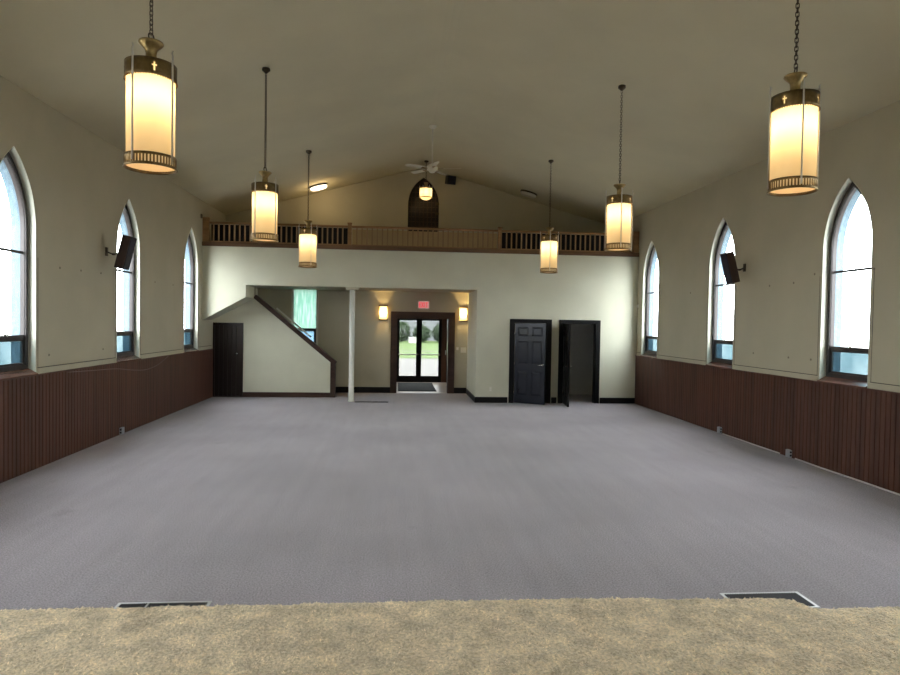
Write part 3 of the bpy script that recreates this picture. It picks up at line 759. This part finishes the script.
# ------------------------------------------------------------------ outlets, cable, column, floor vents
def floor_outlet(x, y, sg, label):
    t = thing('outlet_box', label, 'outlet', (x, y, 0), group='metal outlet boxes at the wainscot foot')
    bb = MB(); bb.rbox(min(0, -sg*.05), max(0, -sg*.05), -.05, .05, .005, .125, .006); bb.build('box', M['galv'], t)
    for z in (.04, .09):
        bb = MB(); bb.cyl((-sg*.025, z), .016, -.054, -.047, 14, axis=1); bb.build('socket', M['outlet_dark'], t)
    return t
floor_outlet(XR-.02, 9.45, 1, 'metal outlet box at the foot of the right wainscot, nearest the stage')
floor_outlet(XR-.02, 11.6, 1, 'metal outlet box at the foot of the right wainscot, farther down the hall')
floor_outlet(XL+.02, 11.4, -1, 'metal outlet box at the foot of the left wainscot')
pts = []; y = 3.9
while y < 14.2:
    pts.append((XR-.035-.006*noise.noise((y*1.7, 0, 0)), y, .012+.006*noise.noise((0, y*1.1, 3)))); y += .2
bb = MB(); bb.tube([p for p in pts if p[1] < 9.39], .011, 8); tag(bb.build('floor_cable', M['cord']), 'white cable along the right wainscot running toward the stage from the near outlet box', 'cable')
bb = MB(); bb.tube([p for p in pts if 9.52 < p[1] < 11.54], .010, 8); tag(bb.build('floor_cable', M['cord']), 'white cable along the right wainscot between the two outlet boxes', 'cable')

bb = MB(); ctl = [(9.6, 1.235), (10.4, 1.20), (11.2, 1.165), (11.9, 1.09), (12.5, 1.055), (13.1, 1.11), (13.65, 1.245)]
wp = []
for k in range(len(ctl)-1):
    for q in range(5):
        u = q/5; p0 = ctl[max(0, k-1)]; p1 = ctl[k]; p2 = ctl[k+1]; p3 = ctl[min(len(ctl)-1, k+2)]
        cr = lambda a, b_, c_, d_: .5*(2*b_+(c_-a)*u+(2*a-5*b_+4*c_-d_)*u*u+(3*b_-a-3*c_+d_)*u**3)
        wp.append((XL+.032, cr(p0[0], p1[0], p2[0], p3[0]), cr(p0[1], p1[1], p2[1], p3[1])))
wp.append((XL+.032, *ctl[-1]))
bb.tube(wp, .005, 6); tag(bb.build('loose_wire', mat('wire_gray', (.16, .12, .11), .5)), 'thin loose wire sagging across the left wainscot below the windows', 'wire')
t = thing('support_column', 'slender white round column holding up the gallery', 'column', (-1.14, YF+.07, 0))
bb = MB(); bb.lathe([(0, 0), (.078, 0), (.078, .02), (.066, .03), (.066, 2.80), (.072, 2.81), (.072, 2.83)], 28); bb.build('shaft', M['white_pole'], t)
bb = MB(); bb.rbox(-.17, .17, -.09, .09, 2.83, 2.905, .006); bb.build('cap_block', M['wall'], t)
t = thing('floor_register', 'narrow dark floor register on the carpet beside the white column', 'floor vent', (-.62, YF-.02, 0))
bb = MB(); bb.plate([(-.42, -.06), (.42, -.06), (.42, .06), (-.42, .06)], [[(-.40, -.045), (.40, -.045), (.40, .045), (-.40, .045)]], .0, .012, PZ); bb.build('rim', M['vent_dark'], t)
bb = MB()
for k in range(40): bb.box(-.40+.02*k, -.392+.02*k, -.045, .045, .001, .009)
bb.build('grille', M['vent_dark'], t)
def floor_vent(x0, x1, y0, y1, label, bars=()):
    t = thing('floor_vent', label, 'floor vent', ((x0+x1)/2, (y0+y1)/2, 0), group='floor vents before the stage')
    hx, hy = (x1-x0)/2, (y1-y0)/2
    bb = MB(); bb.plate([(-hx, -hy), (hx, -hy), (hx, hy), (-hx, hy)], [[(-hx+.022, -hy+.022), (hx-.022, -hy+.022), (hx-.022, hy-.022), (-hx+.022, hy-.022)]], 0, .005, PZ); bb.build('rim', M['vent_metal'], t)
    bb = MB(); k = -hx+.03
    while k < hx-.03: bb.box(k, k+.005, -hy+.022, hy-.022, .001, .009); k += .014
    bb.build('louvers', M['vent_dark'], t)
    for q in bars: MB().box(q-.004, q+.004, -hy+.022, hy-.022, .002, .010).build('crossbar', M['vent_metal'], t)
    MB().box(-hx+.02, hx-.02, -hy+.02, hy-.02, .0, .0025).build('duct_tray', M['blackfelt'], t)
floor_vent(-1.96, -1.31, 4.32, 4.645, 'floor vent in the carpet before the stage, on the left windows side', (-.11,))
floor_vent(2.50, 3.13, 4.33, 4.60, 'floor vent in the carpet before the stage, near the stage corner')

# ------------------------------------------------------------------ shag carpeted stage
def shag(name, poly_inside, x0, x1, y0, y1, top, step, label, pile):
    """carpeted slab: rounded edges, tufted surface. poly_inside returns the distance inside the outline"""
    nx, ny = int((x1-x0)/step), int((y1-y0)/step)
    vs = []; ids = {}; fs = []
    def hgt(x, y):
        d = poly_inside(x, y)
        e = .045
        if d < 0: return 0.
        rnd = top if d > e else top-e+math.sqrt(max(0, e*e-(e-d)**2))
        n1 = noise.noise((x*9, y*9, top*7)); n2 = noise.noise((x*34, y*34, top*5)); n3 = noise.noise((x*75, y*75, 2.2))
        return rnd+.006*n1+.009*n2+.007*n3-.004
    for j in range(ny+1):
        for i in range(nx+1):
            x, y = x0+(x1-x0)*i/nx, y0+(y1-y0)*j/ny
            z = hgt(x, y); vs.append((x, y, max(z, .0) if z > 0 else 0.0))
    w = nx+1
    for j in range(ny):
        for i in range(nx):
            q = (j*w+i, j*w+i+1, (j+1)*w+i+1, (j+1)*w+i)
            if all(vs[k][2] == 0 for k in q): continue
            fs.append(q)
    bb = MB(); bb.add(vs, fs, True)
    o_ = bb.build(name, M['shag'], fix=False); struct(o_, label)
    strands(pile, hgt, poly_inside, x0, x1, y0, y1, top)
    return o_
PILE_V, PILE_F = [], []
def strands(count, hgt, inside, x0, x1, y0, y1, top):
    """loose yarn ends standing out of the shag, drawn as little bent blades"""
    for k in range(count):
        x, y = random.uniform(x0, x1), random.uniform(y0, y1)
        if inside(x, y) < .022: continue
        z = hgt(x, y)-.004
        # yarn leans with its tuft
        lean = 2*PI*noise.noise((x*7, y*7, 9.1+top))*1.6+random.gauss(0, .9)
        l = random.uniform(.010, .020); t = random.uniform(.75, 1.5)
        dx, dy, dz = math.cos(lean)*math.sin(t), math.sin(lean)*math.sin(t), math.cos(t)
        wv = random.uniform(.0016, .0026); px, py = -math.sin(lean)*wv, math.cos(lean)*wv
        n = len(PILE_V)
        for q, ww in ((0, 1), (.55, 1.1), (1, .6)):
            dr = -.3*q*q*l
            cx, cy, cz = x+dx*l*q, y+dy*l*q, z+dz*l*q+dr*.5
            PILE_V.append((cx-px*ww, cy-py*ww, cz)); PILE_V.append((cx+px*ww, cy+py*ww, cz))
        PILE_F.append((n, n+1, n+3, n+2)); PILE_F.append((n+2, n+3, n+5, n+4))
def inside_main(x, y):
    r = .22; wob = .012*noise.noise((x*2.1, 0, 5))
    yf = 3.715+wob-.055*min(1, max(0, (x-1.2)/.8)); xr = 2.515
    if y < 3.19-.0: return min(xr+9-x, 3.73-y) if x < xr else 3.19-y
    d = min(yf-y, xr-x)
    if x > xr-r and y > yf-r:
        d = r-math.hypot(x-(xr-r), y-(yf-r))
    if x < xr and y < 3.25: d = max(d, 3.19-y)
    return d
shag('floor_stage', inside_main, -3.2, 4.6, 2.2, 3.78, .405, .0125, 'tan shag carpeted stage in front', 120000)
shag('floor_step', lambda x, y: min(3.93-y, x-2.3), 2.45, 4.6, 3.05, 3.97, .205, .0125, 'tan shag carpeted lower step beside the stage', 14000)
def inside_up(x, y):
    r = .12; d = min(2.565-y, 2.12-x)
    if x > 2.0 and y > 2.445: d = r-math.hypot(x-2.0, y-2.445)
    return d
shag('floor_dais', inside_up, -3.2, 2.2, 1.9, 2.6, .57, .0125, 'tan shag carpeted upper level at the camera', 22000)
bb = MB(); bb.v = PILE_V; bb.f = PILE_F; bb.sm = [True]*len(PILE_F)
o_ = bb.build('shag_pile', M['yarn'], fix=False); tag(o_, 'loose tan yarn pile of the shag carpet on the stage', 'carpet pile', kind='stuff')
for nm, bx in (('floor_stage_base', (XL, -3.2, 1.0, 3.66, 0, .39)), ('floor_stage_rear', (-3.2, XR, 1.0, 2.2, 0, .39)), ('floor_dais_base', (-3.2, 2.1, -1.0, 1.9, 0, .56))):
    struct(MB().box(*bx).build(nm, M['shag']))
struct(MB().box(4.6, XR, 2.2, 3.17, 0, .39).build('floor_side', M['shag'])); struct(MB().box(4.6, XR, 3.17, 3.91, 0, .19).build('floor_side_step', M['shag']))

# ------------------------------------------------------------------ outdoors seen through the doors
struct(MB().box(-60, 60, -30, 110, -.35, -.16).build('ground_gravel', M['gravel']), 'pale gravel yard')
b = MB(); b.box(-8, 12, 38, 47, -.30, -.15); b.box(-8, 12, 48.2, 73, -.30, -.15); struct(b.build('ground_lawn', M['lawn']), 'green lawn beyond the gravel')
struct(MB().box(-8, 12, 47, 48.2, -.30, -.155).build('ground_track', M['gravel']), 'narrow pale track across the lawn')
def shrub(x, y, h, r, label):
    t = thing('garden_shrub', label, 'shrub', (x, y, -.15), group='shrubs beyond the lawn')
    bb = MB()
    for k in range(1000):
        u, v_ = random.random(), random.random(); th = 2*PI*u; ph = math.acos(1-2*v_); rr = random.uniform(.65, 1)
        c_ = Vector((r*rr*math.sin(ph)*math.cos(th), r*rr*math.sin(ph)*math.sin(th), h*.5+h*.5*rr*math.cos(ph)))
        s_ = random.uniform(.08, .19); a = Vector((random.uniform(-1, 1), random.uniform(-1, 1), random.uniform(-.4, 1))).normalized(); p = a.orthogonal().normalized()
        bb.add([c_-a*s_, c_+p*s_*.4, c_+a*s_, c_-p*s_*.4], [(0, 1, 2, 3)])
    bb.build('foliage', M['leaf'], t, fix=False)
    bb = MB()
    for k in range(4): bb.tube([(0, 0, 0), (r*.3*math.cos(k*1.6), r*.3*math.sin(k*1.6), h*.35), (r*.5*math.cos(k*1.6), r*.5*math.sin(k*1.6), h*.7)], [.05, .035, .015], 6)
    bb.build('stem', M['darkwood'], t)
for x, y, h, r, lb in ((-1.6, 67, 1.7, 1.0, 'low rounded shrub at the edge of the left door pane'), (.5, 68, 2.3, 1.0, 'taller shrub behind the white cabinet on the lawn'), (2.65, 67.5, 1.9, 1.0, 'bushy shrub seen just right of the middle door stiles'),
                    (4.75, 68.5, 2.1, 1.0, 'dark shrub seen in the right door pane'), (6.9, 67.5, 1.6, 1.0, 'low shrub farthest right beyond the glass doors')):
    shrub(x, y, h, r, lb)
t = thing('utility_cabinet', 'small white cabinet standing on the lawn outside', 'cabinet', (1.62, 65, -.15))
MB().rbox(-.42, .42, -.3, .3, 0, .52, .03).build('body', M['cord'], t); MB().rbox(-.46, .46, -.34, .34, .52, .60, .02).build('lid', M['white_paint'], t)
b = MB(); b.box(-10, 16, 74, 80, -.15, 2.75)
for z in (.5, 1.0, 1.5, 2.0, 2.5): b.box(-10, 16, 73.96, 74, z, z+.04)
o_ = b.build('siding_building', M['siding']); tag(o_, 'long pale gray sided building behind the shrubs', 'building')

# ------------------------------------------------------------------ daylight
wd = bpy.data.worlds.new('overcast_sky'); sc.world = wd; wd.use_nodes = True
nt = wd.node_tree; nt.nodes.clear()
out = nt.nodes.new('ShaderNodeOutputWorld'); bg = nt.nodes.new('ShaderNodeBackground'); nt.links.new(bg.outputs[0], out.inputs[0])
bg.inputs[0].default_value = (.97, .98, 1.0, 1)
tc = nt.nodes.new('ShaderNodeTexCoord'); sx = nt.nodes.new('ShaderNodeSeparateXYZ'); nt.links.new(tc.outputs['Generated'], sx.inputs[0])
mr = nt.nodes.new('ShaderNodeMapRange'); mr.inputs[1].default_value = 0; mr.inputs[2].default_value = 1; mr.inputs[3].default_value = 13; mr.inputs[4].default_value = 27
nt.links.new(sx.outputs[2], mr.inputs[0]); nt.links.new(mr.outputs[0], bg.inputs[1])
for X, sg in ((XL, -1), (XR, 1)):
    for y in WY:
        o_ = light('window_portal', 'AREA', (X+sg*.17, y, 2.7), 1, (1, 1, 1), rot=(0, -sg*-PI/2, 0), shape='RECTANGLE', size=2.8, size_y=.85)
        o_.data.cycles.is_portal = True
o_ = light('entrance_portal', 'AREA', (.75, GY+.1, 1.2), 1, (1, 1, 1), rot=(-PI/2, 0, 0), shape='RECTANGLE', size=1.5, size_y=2.2); o_.data.cycles.is_portal = True
o_ = light('lobby_portal', 'AREA', (-2.6, YE+.25, 2.15), 1, (1, 1, 1), rot=(-PI/2, 0, 0), shape='RECTANGLE', size=.7, size_y=1.7); o_.data.cycles.is_portal = True

# ------------------------------------------------------------------ camera
F, yaw, pitch, roll, H = 629.31, .084022, -.024000, .016412, 2.05293
f = Vector((math.sin(yaw)*math.cos(pitch), math.cos(yaw)*math.cos(pitch), math.sin(pitch)))
r = Vector((math.cos(yaw), -math.sin(yaw), 0)); u = r.cross(f)
r2 = r*math.cos(roll)+u*math.sin(roll); u2 = -r*math.sin(roll)+u*math.cos(roll)
cam = bpy.data.cameras.new('camera'); cam.sensor_width = 36; cam.lens = F*36/900; cam.clip_end = 300; cam.clip_start = .05
co = bpy.data.objects.new('camera', cam); COL.objects.link(co)
mw = Matrix.Identity(4)
for i in range(3): mw[i][0], mw[i][1], mw[i][2] = r2[i], u2[i], -f[i]
mw[2][3] = H; co.matrix_world = mw; sc.camera = co

sc.view_settings.view_transform = 'Standard'; sc.view_settings.look = 'None'; sc.view_settings.gamma = 1.0
sc.view_settings.use_curve_mapping = False; sc.view_settings.exposure = 0.66
sc.cycles.max_bounces = 10; sc.cycles.diffuse_bounces = 6; sc.cycles.transparent_max_bounces = 12
sc.cycles.use_denoising = True; sc.cycles.sample_clamp_indirect = 4
